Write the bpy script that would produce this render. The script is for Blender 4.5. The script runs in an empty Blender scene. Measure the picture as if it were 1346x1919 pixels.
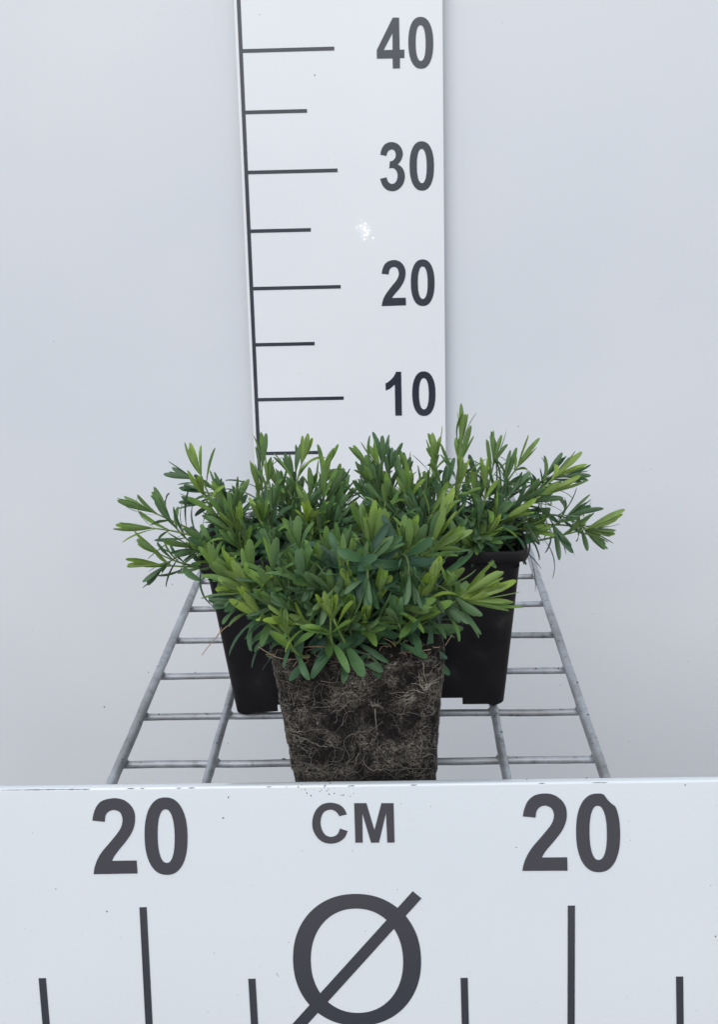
import bpy, bmesh, math, random
from mathutils import Vector, Matrix, Euler, noise
from math import sin, cos, pi, radians
C = bpy.context.scene.collection
S = 0.01                      # every length below is in centimetres
# ---------------------------------------------------------------- camera
CAMP = Vector((12.2738, -115.1528, 29.2343)); CAMR = Euler((1.3163, 0.0239, 0.0227), 'XYZ'); FPX = 2400.0
cam = bpy.data.cameras.new('camera'); camo = bpy.data.objects.new('camera', cam); C.objects.link(camo)
camo.location = CAMP * S; camo.rotation_euler = CAMR
cam.sensor_fit = 'VERTICAL'; cam.sensor_height = 36; cam.sensor_width = 36 * 1346 / 1919
cam.lens = 36 * FPX / 1919; cam.clip_start = .01; cam.clip_end = 200
bpy.context.scene.camera = camo
# ---------------------------------------------------------------- world, sun, exposure
sc = bpy.context.scene
w = bpy.data.worlds.new("World"); sc.world = w; w.use_nodes = True
nt = w.node_tree; N = nt.nodes; L = nt.links
bg = N['Background']; bg.inputs[1].default_value = 0.15
sky = N.new('ShaderNodeTexSky'); sky.sky_type = 'NISHITA'; sky.sun_disc = False
SUN_EL, SUN_AZ = radians(34), radians(196)       # behind and slightly left of the camera
sky.sun_elevation = SUN_EL; sky.sun_rotation = SUN_AZ
sky.dust_density = 3.0; sky.air_density = 1.0
hs = N.new('ShaderNodeHueSaturation'); hs.inputs['Saturation'].default_value = .45
L.new(sky.outputs[0], hs.inputs['Color'])
tc = N.new('ShaderNodeTexCoord'); sep = N.new('ShaderNodeSeparateXYZ'); L.new(tc.outputs['Generated'], sep.inputs[0])
cl = N.new('ShaderNodeTexNoise'); cl.inputs['Scale'].default_value = 2.2; cl.inputs['Detail'].default_value = 4
L.new(tc.outputs['Generated'], cl.inputs['Vector'])
clr = N.new('ShaderNodeValToRGB'); clr.color_ramp.elements[0].position = .35; clr.color_ramp.elements[1].position = .7
clr.color_ramp.elements[0].color = (5.2, 5.75, 6.25, 1); clr.color_ramp.elements[1].color = (9.9, 10.6, 11.3, 1)
L.new(cl.outputs['Fac'], clr.inputs[0])
mx = N.new('ShaderNodeMixRGB'); mx.inputs[0].default_value = .8
L.new(hs.outputs[0], mx.inputs[1]); L.new(clr.outputs[0], mx.inputs[2])
gr = N.new('ShaderNodeMapRange'); gr.inputs['From Min'].default_value = -.10; gr.inputs['From Max'].default_value = .12; gr.interpolation_type = 'SMOOTHSTEP'
L.new(sep.outputs['Z'], gr.inputs['Value'])
# ground seen in the gloss: dark paving near by, a paler warm strip farther off
wob = N.new('ShaderNodeTexNoise'); wob.inputs['Scale'].default_value = 1.6; L.new(tc.outputs['Generated'], wob.inputs['Vector'])
wa = N.new('ShaderNodeMath'); wa.operation = 'MULTIPLY_ADD'; wa.inputs[1].default_value = .34; L.new(wob.outputs['Fac'], wa.inputs[0]); L.new(sep.outputs['Z'], wa.inputs[2])
gm = N.new('ShaderNodeMapRange'); gm.inputs['From Min'].default_value = -.83; gm.inputs['From Max'].default_value = .17; L.new(wa.outputs[0], gm.inputs['Value'])
grd = N.new('ShaderNodeValToRGB'); e = grd.color_ramp.elements
while len(e) < 6: e.new(.5)
for i, (p, c) in enumerate([(0, (.9, .82, .76)), (.50, (1.3, 1.2, 1.12)), (.60, (1.5, 1.45, 1.4)), (.66, (5.2, 4.2, 3.9)), (.74, (4.8, 4.0, 3.9)), (.79, (1.7, 1.85, 2.1))]):
    e[i].position = p; e[i].color = (*c, 1)
L.new(gm.outputs[0], grd.inputs[0])
mg = N.new('ShaderNodeMixRGB'); L.new(grd.outputs[0], mg.inputs[1])
L.new(gr.outputs[0], mg.inputs[0]); L.new(mx.outputs[0], mg.inputs[2]); L.new(mg.outputs[0], bg.inputs[0])
sun = bpy.data.lights.new('sun', 'SUN'); sun.energy = 1.25; sun.angle = radians(45); sun.color = (1, .95, .955)
suno = bpy.data.objects.new('sun', sun); C.objects.link(suno)
sd = Vector((cos(SUN_EL) * sin(SUN_AZ), cos(SUN_EL) * cos(SUN_AZ), sin(SUN_EL)))   # towards the sun
suno.rotation_euler = sd.to_track_quat('Z', 'Y').to_euler(); suno.location = (0, -2, 3)
sc.view_settings.view_transform = 'Standard'; sc.view_settings.look = 'None'
sc.view_settings.gamma = 1; sc.view_settings.use_curve_mapping = False; sc.view_settings.exposure = -0.12
# the small phone torch whose glint shows on the ruler board
lamp = bpy.data.lights.new('phone_torch', 'POINT'); lamp.energy = .035; lamp.shadow_soft_size = .0022; lamp.color = (1, .97, .85)
lo = bpy.data.objects.new('phone_torch', lamp); C.objects.link(lo)

# ---------------------------------------------------------------- measuring: photograph point -> point on a known plane
RM = CAMR.to_matrix()
def ray(u, v): return RM @ Vector(((u - 673) / FPX, -(v - 959.5) / FPX, -1))
def on_plane(u, v, P, n): d = ray(u, v); return CAMP + d * ((P - CAMP).dot(n) / d.dot(n))
def aty(u, v, y): return on_plane(u, v, Vector((0, y, 0)), Vector((0, 1, 0)))
glint = aty(683, 432, 0)
lo.location = Vector((2 * glint.x - CAMP.x, CAMP.y, 2 * glint.z - CAMP.z)) * S

# ---------------------------------------------------------------- materials
def mat(name, base, rough=.5, metal=0, spec=.5):
    m = bpy.data.materials.new(name); m.use_nodes = True; b = m.node_tree.nodes['Principled BSDF']
    b.inputs['Base Color'].default_value = (*base, 1); b.inputs['Roughness'].default_value = rough
    b.inputs['Metallic'].default_value = metal; b.inputs['Specular IOR Level'].default_value = spec
    return m, m.node_tree.nodes, m.node_tree.links, b
def noise_node(n, l, scale, detail=3, rough=.5, coord='Object', vec=None):
    t = n.new('ShaderNodeTexCoord'); x = n.new('ShaderNodeTexNoise'); x.inputs['Scale'].default_value = scale
    x.inputs['Detail'].default_value = detail; x.inputs['Roughness'].default_value = rough
    if vec:
        mp = n.new('ShaderNodeMapping'); mp.inputs['Scale'].default_value = vec
        l.new(t.outputs[coord], mp.inputs[0]); l.new(mp.outputs[0], x.inputs['Vector'])
    else: l.new(t.outputs[coord], x.inputs['Vector'])
    return x
def ramp(n, l, src, stops):
    r = n.new('ShaderNodeValToRGB'); e = r.color_ramp.elements
    while len(e) < len(stops): e.new(.5)
    for i, (p, c) in enumerate(stops): e[i].position = p; e[i].color = (*c, 1)
    l.new(src, r.inputs[0]); return r
def bump(n, l, b, src, strength, dist):
    k = n.new('ShaderNodeBump'); k.inputs['Strength'].default_value = strength; k.inputs['Distance'].default_value = dist
    l.new(src, k.inputs['Height']); l.new(k.outputs[0], b.inputs['Normal']); return k
def rough_var(n, l, b, src, lo_, hi_):
    r = n.new('ShaderNodeMapRange'); r.inputs['To Min'].default_value = lo_; r.inputs['To Max'].default_value = hi_
    l.new(src, r.inputs['Value']); l.new(r.outputs[0], b.inputs['Roughness'])

def white_paint(name, c1, c2, rough, coat_rough, peel, pscale=700):
    m, n, l, b = mat(name, c1, rough)
    x = noise_node(n, l, 5, 4); y = noise_node(n, l, 420, 5, .8)
    ma = n.new('ShaderNodeMath'); ma.operation = 'MULTIPLY_ADD'; ma.inputs[1].default_value = .55
    l.new(y.outputs['Fac'], ma.inputs[0]); l.new(x.outputs['Fac'], ma.inputs[2])
    l.new(ramp(n, l, ma.outputs[0], [(.45, c1), (1.0, c2)]).outputs[0], b.inputs['Base Color'])
    b.inputs['Coat Weight'].default_value = 1; b.inputs['Coat Roughness'].default_value = coat_rough
    z = noise_node(n, l, pscale, 1); k = bump(n, l, b, z.outputs['Fac'], 1, peel); l.new(k.outputs[0], b.inputs['Coat Normal'])
    return m
M_WALL = white_paint('backdrop_enamel', (.625, .668, .712), (.672, .70, .738), .4, .10, .00002)
M_RULER = white_paint('ruler_enamel', (.725, .758, .80), (.772, .795, .828), .4, .012, .000034, 330)
M_FRONT = white_paint('front_board_enamel', (.618, .668, .708), (.662, .704, .738), .4, .10, .00004)
def vinyl(name):
    m, n, l, b = mat(name, (.028, .034, .049), .2); b.inputs['Coat Weight'].default_value = 1; b.inputs['Coat Roughness'].default_value = .12
    y = noise_node(n, l, 30, 4); rough_var(n, l, b, y.outputs['Fac'], .12, .30)
    z = noise_node(n, l, 420, 2); bump(n, l, b, z.outputs['Fac'], 1, .00005)
    return m
M_VINYL = vinyl('black_vinyl')
M_DIRT, *_ = mat('dried_dirt', (.09, .08, .07), .9)
M_CHIP, *_ = mat('chipped_edge', (.13, .13, .14), .8)
m, n, l, b = mat('galvanised_steel', (.4, .42, .44), .45, .55); M_ZINC = m
x = noise_node(n, l, 160, 5, .65)
r = ramp(n, l, x.outputs['Fac'], [(.27, (.14, .145, .15)), (.42, (.36, .38, .41)), (.60, (.43, .46, .50)), (.75, (.56, .59, .64))])
y = noise_node(n, l, 22, 4); r2 = ramp(n, l, y.outputs['Fac'], [(.42, (1, 1, 1)), (.66, (.55, .52, .48))])
mm = n.new('ShaderNodeMixRGB'); mm.blend_type = 'MULTIPLY'; mm.inputs[0].default_value = .7
l.new(r.outputs[0], mm.inputs[1]); l.new(r2.outputs[0], mm.inputs[2]); l.new(mm.outputs[0], b.inputs['Base Color'])
rough_var(n, l, b, x.outputs['Fac'], .35, .7); bump(n, l, b, x.outputs['Fac'], .25, .0006)
m, n, l, b = mat('black_plastic', (.009, .008, .010), .5, spec=.22); M_POT = m
x = noise_node(n, l, 60, 5); l.new(ramp(n, l, x.outputs['Fac'], [(.4, (.006, .0055, .007)), (.62, (.011, .010, .012)), (.78, (.035, .030, .026))]).outputs[0], b.inputs['Base Color'])
rough_var(n, l, b, x.outputs['Fac'], .48, .72)
x2 = noise_node(n, l, 700, 2); bump(n, l, b, x2.outputs['Fac'], .12, .0004)
def soil_mat(name, light):
    m, n, l, b = mat(name, (.01, .008, .007), .95, spec=.25)
    x = noise_node(n, l, 260, 6, .7)
    l.new(ramp(n, l, x.outputs['Fac'], [(.42, (.004, .0035, .0032)), (.56, (.011, .009, .008)), (.67, (.034, .028, .023)), (.80, light)]).outputs[0], b.inputs['Base Color'])
    bump(n, l, b, x.outputs['Fac'], .9, .002); return m
def web(m):
    n, l = m.node_tree.nodes, m.node_tree.links; b = n['Principled BSDF']; src = b.inputs['Base Color'].links[0].from_socket
    patch = noise_node(n, l, 55, 4, .6); prev = src
    for sc_w, wdt, col in ((230, .020, (.25, .225, .19)), (420, .022, (.19, .17, .148)), (130, .011, (.36, .32, .27))):
        x = noise_node(n, l, sc_w, 3, .6); x.inputs['Distortion'].default_value = 1.2
        a = n.new('ShaderNodeMath'); a.operation = 'SUBTRACT'; a.inputs[1].default_value = .5; l.new(x.outputs['Fac'], a.inputs[0])
        c = n.new('ShaderNodeMath'); c.operation = 'ABSOLUTE'; l.new(a.outputs[0], c.inputs[0])
        r = n.new('ShaderNodeMapRange'); r.inputs['From Min'].default_value = wdt; r.inputs['From Max'].default_value = wdt * .2
        l.new(c.outputs[0], r.inputs['Value'])
        pm = n.new('ShaderNodeMapRange'); pm.inputs['From Min'].default_value = .47; pm.inputs['From Max'].default_value = .64; l.new(patch.outputs['Fac'], pm.inputs['Value'])
        mu = n.new('ShaderNodeMath'); mu.operation = 'MULTIPLY'; l.new(r.outputs[0], mu.inputs[0]); l.new(pm.outputs[0], mu.inputs[1])
        mi = n.new('ShaderNodeMixRGB'); mi.inputs[2].default_value = (*col, 1); l.new(mu.outputs[0], mi.inputs[0]); l.new(prev, mi.inputs[1]); prev = mi.outputs[0]
    l.new(prev, b.inputs['Base Color'])
M_SOIL = soil_mat('potting_soil', (.09, .07, .055)); M_BALL = soil_mat('root_ball_soil', (.13, .115, .10)); web(M_BALL)
def attr_mat(name, c0, c1, rough):
    m, n, l, b = mat(name, c0, rough)
    a = n.new('ShaderNodeAttribute'); a.attribute_name = 'tint'
    l.new(ramp(n, l, a.outputs['Fac'], [(0, c0), (1, c1)]).outputs[0], b.inputs['Base Color']); return m
M_ROOT = attr_mat('fine_roots', (.045, .037, .030), (.44, .40, .34), .85)
M_STRAW, *_ = mat('dry_root', (.34, .25, .17), .8)
M_STEM = attr_mat('green_stem', (.05, .07, .03), (.17, .26, .07), .55)
# leaf: tint = age of the leaf (0 old, blue-green; 1 young, yellow-green)
m, n, l, b = mat('leaf_blade', (.1, .2, .05), .5, spec=.38); M_LEAF = m
a = n.new('ShaderNodeAttribute'); a.attribute_name = 'tint'
r = ramp(n, l, a.outputs['Fac'], [(0, (.036, .090, .055)), (.30, (.074, .165, .072)), (.6, (.150, .268, .056)), (1, (.29, .415, .065))])
uv = n.new('ShaderNodeUVMap'); uv.uv_map = 'UVMap'; sx = n.new('ShaderNodeSeparateXYZ'); l.new(uv.outputs[0], sx.inputs[0])
ab = n.new('ShaderNodeMath'); ab.operation = 'ABSOLUTE'; l.new(sx.outputs['X'], ab.inputs[0])
rib = ramp(n, l, ab.outputs[0], [(0, (1.25, 1.22, 1.1)), (.12, (.86, .88, .9)), (.3, (1, 1, 1)), (.86, (1, 1, 1)), (1, (1.28, 1.25, 1.2))])
m1 = n.new('ShaderNodeMixRGB'); m1.blend_type = 'MULTIPLY'; m1.inputs[0].default_value = .8
l.new(r.outputs[0], m1.inputs[1]); l.new(rib.outputs[0], m1.inputs[2])
nn = noise_node(n, l, 190, 4); rn = ramp(n, l, nn.outputs['Fac'], [(.3, (.82, .84, .84)), (.7, (1.14, 1.12, 1.08))])
m2 = n.new('ShaderNodeMixRGB'); m2.blend_type = 'MULTIPLY'; m2.inputs[0].default_value = 1
l.new(m1.outputs[0], m2.inputs[1]); l.new(rn.outputs[0], m2.inputs[2])
geo = n.new('ShaderNodeNewGeometry'); m3 = n.new('ShaderNodeMixRGB'); m3.inputs[2].default_value = (.15, .21, .12, 1)
bf = n.new('ShaderNodeMath'); bf.operation = 'MULTIPLY'; bf.inputs[1].default_value = .38
l.new(geo.outputs['Backfacing'], bf.inputs[0]); l.new(bf.outputs[0], m3.inputs[0]); l.new(m2.outputs[0], m3.inputs[1])
l.new(m3.outputs[0], b.inputs['Base Color'])
bump(n, l, b, nn.outputs['Fac'], .25, .0006)
tr = n.new('ShaderNodeBsdfTranslucent'); l.new(m3.outputs[0], tr.inputs[0])
ms = n.new('ShaderNodeMixShader'); ms.inputs[0].default_value = .28
l.new(b.outputs[0], ms.inputs[1]); l.new(tr.outputs[0], ms.inputs[2]); l.new(ms.outputs[0], n['Material Output'].inputs[0])

# ---------------------------------------------------------------- helpers
def obj(name, bm, m, parent=None, smooth=False, origin=None):
    me = bpy.data.meshes.new(name)
    o0 = Vector(origin) if origin is not None else Vector((0, 0, 0))
    for v in bm.verts: v.co = (v.co - o0) * S
    bm.normal_update(); bm.to_mesh(me); bm.free()
    me.materials.append(m)
    for p in me.polygons: p.use_smooth = smooth
    o = bpy.data.objects.new(name, me); C.objects.link(o); o.location = o0 * S
    if parent: o.parent = parent
    if parent: o.matrix_parent_inverse = Matrix.Translation(-parent.location)
    return o
def thing(name, label, cat, loc, group=None):
    o = bpy.data.objects.new(name, None); C.objects.link(o); o.location = Vector(loc) * S
    o['label'] = label; o['category'] = cat
    if group: o['group'] = group
    o.empty_display_size = .02
    return o
def box(bm, a, b, bev=0, seg=2):
    vs = [bm.verts.new((x, y, z)) for x in (a[0], b[0]) for y in (a[1], b[1]) for z in (a[2], b[2])]
    fs = [bm.faces.new([vs[i] for i in q]) for q in ((0, 1, 3, 2), (4, 6, 7, 5), (0, 4, 5, 1), (2, 3, 7, 6), (0, 2, 6, 4), (1, 5, 7, 3))]
    if bev: bmesh.ops.bevel(bm, geom=list({e for f in fs for e in f.edges}), offset=bev, segments=seg, affect='EDGES', profile=.5)
    return vs
def tube(bm, pts, rad, seg=8, lay=None, val=0, caps=True):
    pts = [Vector(p) for p in pts]; rings = []
    up = Vector((0.13, .31, 1)).normalized()
    for i, p in enumerate(pts):
        d = (pts[min(i + 1, len(pts) - 1)] - pts[max(i - 1, 0)]).normalized()
        a = d.cross(up)
        if a.length < .1: a = d.cross(Vector((1, 0, 0)))
        a.normalize(); c = d.cross(a)
        r = rad[i] if isinstance(rad, (list, tuple)) else rad
        rings.append([bm.verts.new(p + (a * cos(2 * pi * k / seg) + c * sin(2 * pi * k / seg)) * r) for k in range(seg)])
    if lay is not None:
        for rg in rings:
            for v in rg: v[lay] = val
    for i in range(len(rings) - 1):
        for k in range(seg):
            bm.faces.new((rings[i][k], rings[i][(k + 1) % seg], rings[i + 1][(k + 1) % seg], rings[i + 1][k]))
    if caps: bm.faces.new(rings[0][::-1]); bm.faces.new(rings[-1])
# flat lettering: outline(s) with curves -> one thin raised mesh
def smooth_outline(pts):
    """pts: (x, y) smooth or (x, y, 1) corner; closed Catmull-Rom"""
    n_ = len(pts); out = []
    for i in range(n_):
        p0, p1, p2, p3 = pts[i - 1], pts[i], pts[(i + 1) % n_], pts[(i + 2) % n_]
        c1, c2 = len(p1) > 2, len(p2) > 2
        out.append((p1[0], p1[1]))
        if c1 and c2: continue
        if c1: p0 = (2 * p1[0] - p2[0], 2 * p1[1] - p2[1]) if not c2 else p1
        if c2: p3 = (2 * p2[0] - p1[0], 2 * p2[1] - p1[1])
        for k in range(1, 6):
            t = k / 6; q = []
            for d in (0, 1):
                q.append(.5 * (2 * p1[d] + (p2[d] - p0[d]) * t + (2 * p0[d] - 5 * p1[d] + 4 * p2[d] - p3[d]) * t * t + (3 * p1[d] - p0[d] - 3 * p2[d] + p3[d]) * t ** 3))
            out.append(tuple(q))
    return out
def lettering(name, outlines, plane, parent, thick=.03, label=None, m=None):
    """plane(u, v) -> point; outlines in photograph pixels, first outer then holes; filled with thickness"""
    bm = bmesh.new(); P0 = plane['P']; nrm = plane['n']; edges = []
    for o_ in outlines:
        vs = [bm.verts.new(on_plane(u, v, P0, nrm)) for u, v in smooth_outline(o_)]
        edges += [bm.edges.new((vs[i], vs[(i + 1) % len(vs)])) for i in range(len(vs))]
    bmesh.ops.triangle_fill(bm, use_beauty=True, use_dissolve=False, edges=edges, normal=nrm)
    for f in bm.faces:
        if f.normal.dot(nrm) < 0: f.normal_flip()
    fs = list(bm.faces)
    r_ = bmesh.ops.extrude_face_region(bm, geom=fs)
    for e in r_['geom']:
        if isinstance(e, bmesh.types.BMVert): e.co += nrm * thick
    bmesh.ops.delete(bm, geom=fs, context='FACES_ONLY')
    bmesh.ops.recalc_face_normals(bm, faces=bm.faces)
    o = obj(name, bm, m or M_VINYL, parent, origin=sum((v.co for v in bm.verts), Vector()) / len(bm.verts))
    if label: o['label'] = label
    return o
def sc_(ox, oy, s, pts): return [((p[0] / s + ox, p[1] / s + oy) + ((1,) if len(p) > 2 else ())) for p in pts]
def specks(name, parent, spots, plane, m, seed):
    rnd = random.Random(seed)
    for (u, v, s) in spots[:98]:
        bm = bmesh.new()
        p = on_plane(u, v, plane['P'], plane['n']); vs = []
        a0 = rnd.uniform(0, pi); st = rnd.uniform(.35, .9)
        X = plane['x']; Y = plane['n'].cross(X); k = 7
        for i in range(k):
            t = 2 * pi * i / k; a = cos(t) * s; b_ = sin(t) * s * st * rnd.uniform(.7, 1.2)
            vs.append(bm.verts.new(p + X * (a * cos(a0) - b_ * sin(a0)) + Y * (a * sin(a0) + b_ * cos(a0)) + plane['n'] * .002))
        top = bm.verts.new(p + plane['n'] * min(.05, s * .5))
        for i in range(k): bm.faces.new((vs[i], vs[(i + 1) % k], top))
        bmesh.ops.recalc_face_normals(bm, faces=bm.faces)
        obj(name, bm, m, parent, origin=p)

# ---------------------------------------------------------------- backdrop panel
WALL_Y = 1.6
wall = thing('backdrop_panel', 'large glossy white backdrop panel behind the ruler and the plants', 'panel', (10, WALL_Y, -55))
bm = bmesh.new(); box(bm, (-60, WALL_Y, -55), (85, WALL_Y + 1.5, 75)); obj('panel_sheet', bm, M_WALL, wall)
WP = dict(P=Vector((0, WALL_Y, 0)), n=Vector((0, -1, 0)), x=Vector((1, 0, 0)))
specks('dirt_speck', wall, [(195, 1325, .10), (278, 1260, .06), (323, 1095, .07), (972, 799, .06), (1113, 1150, .06), (1051, 1284, .06),
      (1222, 879, .05), (376, 1270, .05), (427, 1393, .06), (1206, 883, .03), (942, 42, .05), (100, 640, .04), (1240, 560, .04),
      (60, 1180, .04), (1290, 1240, .05), (1180, 1390, .05)], WP, M_DIRT, 3)

# ---------------------------------------------------------------- ruler board
ruler = thing('height_ruler', 'tall white ruler board with black marks 40 30 20 10 standing against the backdrop', 'ruler', (8.2, .5, -1))
bm = bmesh.new(); box(bm, (-.5872, .0, -1), (17.05, .9, 75), .06, 2); obj('board', bm, M_RULER, ruler)
bm = bmesh.new(); box(bm, (4, .9, 2), (12, WALL_Y, 70)); obj('spacer', bm, M_RULER, ruler)
RP = dict(P=Vector((0, -.001, 0)), n=Vector((0, -1, 0)), x=Vector((1, 0, 0)))
def bar(name, a, b_, parent, y0=0.0):
    bm = bmesh.new(); box(bm, (a[0], y0 - .03, a[1]), (b_[0], y0 - .001, b_[1])); return obj(name, bm, M_VINYL, parent, origin=((a[0] + b_[0]) / 2, y0, (a[1] + b_[1]) / 2))
bar('scale_line', (-.33, 1.5), (0, 75), ruler)
for z in (0, 5, 10, 15, 20, 25, 30, 35, 40, 45, 50):
    if z < 5: continue
    bar('tick_mark', (.0005, z - .155), (7.81 if z % 10 == 0 else 5.32, z + .155), ruler)
k8 = 8.973
def zero_pts(ox, oy, s, cx, cy, rx_, ry_, ix, iy, icx, icy, lean=0, flat=2.3):
    o_, i_ = [], []
    for k in range(28):
        t = 2 * pi * k / 28
        f = lambda c: math.copysign(abs(c) ** (2 / flat), c)
        o_.append((cx + rx_ * f(sin(t)) - lean * cos(t), cy - ry_ * f(cos(t))))
        i_.append((icx + ix * f(sin(t)) - lean * .7 * cos(t), icy - iy * f(cos(t))))
    return [sc_(ox, oy, s, o_), sc_(ox, oy, s, i_)]
lettering('numeral', [sc_(690, 10, k8, [(415, 206, 1), (522, 206, 1), (533, 746, 1), (612, 744, 1), (612, 888, 1), (537, 888, 1), (538, 1060, 1), (416, 1062, 1), (413, 893, 1), (148, 897, 1), (146, 752, 1)]),
                      sc_(690, 10, k8, [(411, 470, 1), (412, 748, 1), (264, 752, 1)])], RP, ruler, label='figure 4 of the 40')
lettering('numeral', zero_pts(690, 10, k8, 888, 630, 210, 436, 83, 300, 886, 634, 4), RP, ruler)
three = [(205, 360, 1), (225, 270), (270, 195), (330, 157), (402, 144), (480, 165), (545, 222), (580, 295), (585, 360), (565, 430), (535, 485), (500, 520, 1),
         (555, 555), (600, 620), (620, 700), (612, 790), (580, 870), (520, 935), (460, 965), (400, 972), (330, 955), (270, 910), (230, 845), (203, 762, 1),
         (313, 738, 1), (330, 795), (362, 835), (405, 848), (450, 832), (483, 785), (497, 715), (488, 655), (460, 608), (420, 583), (390, 582), (357, 593, 1),
         (366, 470, 1), (405, 462), (445, 430), (465, 380), (462, 325), (438, 285), (402, 270), (355, 285), (325, 325), (308, 378, 1)]
lettering('numeral', [sc_(690, 250, k8, three)], RP, ruler, label='figure 3 of the 30')
lettering('numeral', zero_pts(690, 250, k8, 905, 547, 206, 415, 82, 287, 905, 548, 3), RP, ruler)
two = [(228, 385, 1), (245, 300), (285, 220), (350, 172), (435, 154), (520, 172), (590, 232), (625, 310), (632, 385), (620, 465), (585, 550), (530, 635), (470, 705), (430, 752), (403, 792, 1),
       (636, 788, 1), (640, 916, 1), (230, 930, 1), (245, 845), (280, 760), (335, 675), (410, 580), (470, 505), (508, 435), (517, 380), (505, 320), (480, 285), (437, 272), (390, 285), (360, 325), (346, 397, 1)]
lettering('numeral', [sc_(690, 470, k8, two)], RP, ruler, label='figure 2 of the 20')
lettering('numeral', zero_pts(690, 470, k8, 920, 536, 200, 392, 82, 272, 921, 536, 2), RP, ruler)
lettering('numeral', [sc_(690, 670, k8, [(470, 238, 1), (558, 238, 1), (571, 975, 1), (459, 978, 1), (450, 455, 1), (430, 470), (370, 522), (297, 556, 1), (294, 434, 1), (345, 405), (405, 350), (448, 290)])], RP, ruler, label='figure 1 of the 10')
lettering('numeral', zero_pts(690, 670, k8, 940, 607, 196, 375, 82, 262, 940, 608, 3), RP, ruler)
specks('dirt_speck', ruler, [(590, 141, .07), (486, 27, .04), (615, 300, .03), (745, 250, .03), (560, 700, .03), (812, 640, .03), (700, 620, .03)], RP, M_DIRT, 5)

# ---------------------------------------------------------------- wire shelf
GX, GY, GW, GP, GPIT = -2.2551, -53.7467, 24.8182, 5.737, 0.0314
def gpt(a, n_, dz=0): return Vector((GX + a, GY + n_ * GP, n_ * GP * sin(GPIT) + dz))
def gz(y): return (y - GY) * sin(GPIT)
shelf = thing('wire_shelf', 'galvanised wire grid shelf carrying the three plants', 'shelf', (GX + GW / 2, -30, -.5))
rnd = random.Random(11)
for a, rr in ((0, .27), (4.8154, .235), (19.9, .235), (GW, .27)):
    bm = bmesh.new(); pts = []
    for i in range(0, 72):
        t = -1.28 + i * .142
        pts.append(gpt(a, t, .12 + .02 * noise.noise((a, t * 1.3, 0))) + Vector((.05 * noise.noise((t * .9, a, 3)), 0, 0)))
    tube(bm, pts, [rr * (1 + .07 * noise.noise((t_ * .9, a, 1))) for t_ in range(72)], 14)
    obj('rail', bm, M_ZINC, shelf, True)
for n_ in range(-1, 9):
    bm = bmesh.new(); pts = []
    for i in range(41):
        a = -.1 + (GW + .2) * i / 40
        pts.append(gpt(a, n_, -.24 + .03 * noise.noise((a * .25, n_ * 3.1, 0))) + Vector((0, .08 * noise.noise((a * .15, n_ * 2.2, 5)), 0)))
    tube(bm, pts, [.198 * (1 + .06 * noise.noise((i * .8, n_ * 7, 1))) for i in range(41)], 12)
    for a in (0, 4.8154, 19.9, GW):       # weld beads
        c = gpt(a, n_, -.07); r_ = bmesh.ops.create_icosphere(bm, subdivisions=2, radius=.27)
        for v in r_['verts']: v.co = Vector((v.co.x * 1.35, v.co.y * 1.0, v.co.z * .6)) + c
    obj('crossbar', bm, M_ZINC, shelf, True)
for i in range(60):
    if rnd.random() < .6: p = gpt(rnd.choice((0, 4.8154, 19.9, GW)) + rnd.uniform(-.16, .16), rnd.uniform(-1, 4), .34)
    else: p = gpt(rnd.uniform(0, GW), rnd.choice((0, 1, 2, 3)), -.05); p.y += rnd.uniform(-.1, .1)
    bm = bmesh.new(); r_ = bmesh.ops.create_icosphere(bm, subdivisions=1, radius=rnd.uniform(.03, .09))
    e = (rnd.uniform(.8, 1.6), rnd.uniform(.8, 1.6))
    for v in r_['verts']: v.co = Vector((v.co.x * e[0], v.co.y * e[1], v.co.z * .7)) * rnd.uniform(.8, 1.2) + p
    obj('soil_crumb', bm, M_DIRT, shelf, origin=p)

# ---------------------------------------------------------------- front board
FT = .1128; FN = Vector((0, -cos(FT), sin(FT))).normalized(); FP = Vector((10.1353, -62.093, -3.592))
FUP = Vector((0, sin(FT), cos(FT)))
FPL = dict(P=FP + FN * .001, n=FN, x=Vector((1, 0, 0)))
front = thing('width_board', 'low white board in front marked 20 CM 20 above a crossed circle', 'board', (10.4, -62, -35))
pl = on_plane(0, 1479, FP, FN); pr = on_plane(1346, 1462, FP, FN); sl = (pr.z - pl.z) / (pr.x - pl.x)
bm = bmesh.new(); vs = box(bm, (-35, 0, -34), (55, .55, 0))
for v in bm.verts:
    zt = (pl.z + sl * (v.co.x - pl.x) - FP.z) / FUP.z
    q = Vector((v.co.x, 0, 0)) + Vector((0, FP.y, FP.z)) + FUP * (zt if v.co.z == 0 else zt - 34) - FN * v.co.y
    v.co = q
bmesh.ops.subdivide_edges(bm, edges=[e for e in bm.edges if abs(e.verts[0].co.x - e.verts[1].co.x) > 50], cuts=1)
bmesh.ops.bevel(bm, geom=list(bm.edges), offset=.11, segments=4, affect='EDGES', profile=.5)
obj('panel', bm, M_FRONT, front, True)
k6 = 6.41
two_l = [(82, 368, 1), (95, 290), (130, 200), (200, 130), (335, 100), (450, 118), (535, 178), (585, 260), (595, 350), (583, 440), (545, 530), (480, 625), (400, 722), (350, 790), (316, 852, 1),
         (614, 848, 1), (625, 1003, 1), (96, 1012, 1), (110, 925), (145, 830), (200, 740), (280, 645), (360, 550), (418, 465), (442, 390), (440, 325), (410, 265), (340, 241), (275, 262), (240, 310), (231, 383, 1)]
lettering('numeral', [sc_(160, 1480, k6, two_l)], FPL, front, label='figure 2 of the left 20')
lettering('numeral', zero_pts(160, 1480, k6, 968, 555, 258, 465, 102, 322, 969, 555, 10), FPL, front)
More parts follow.
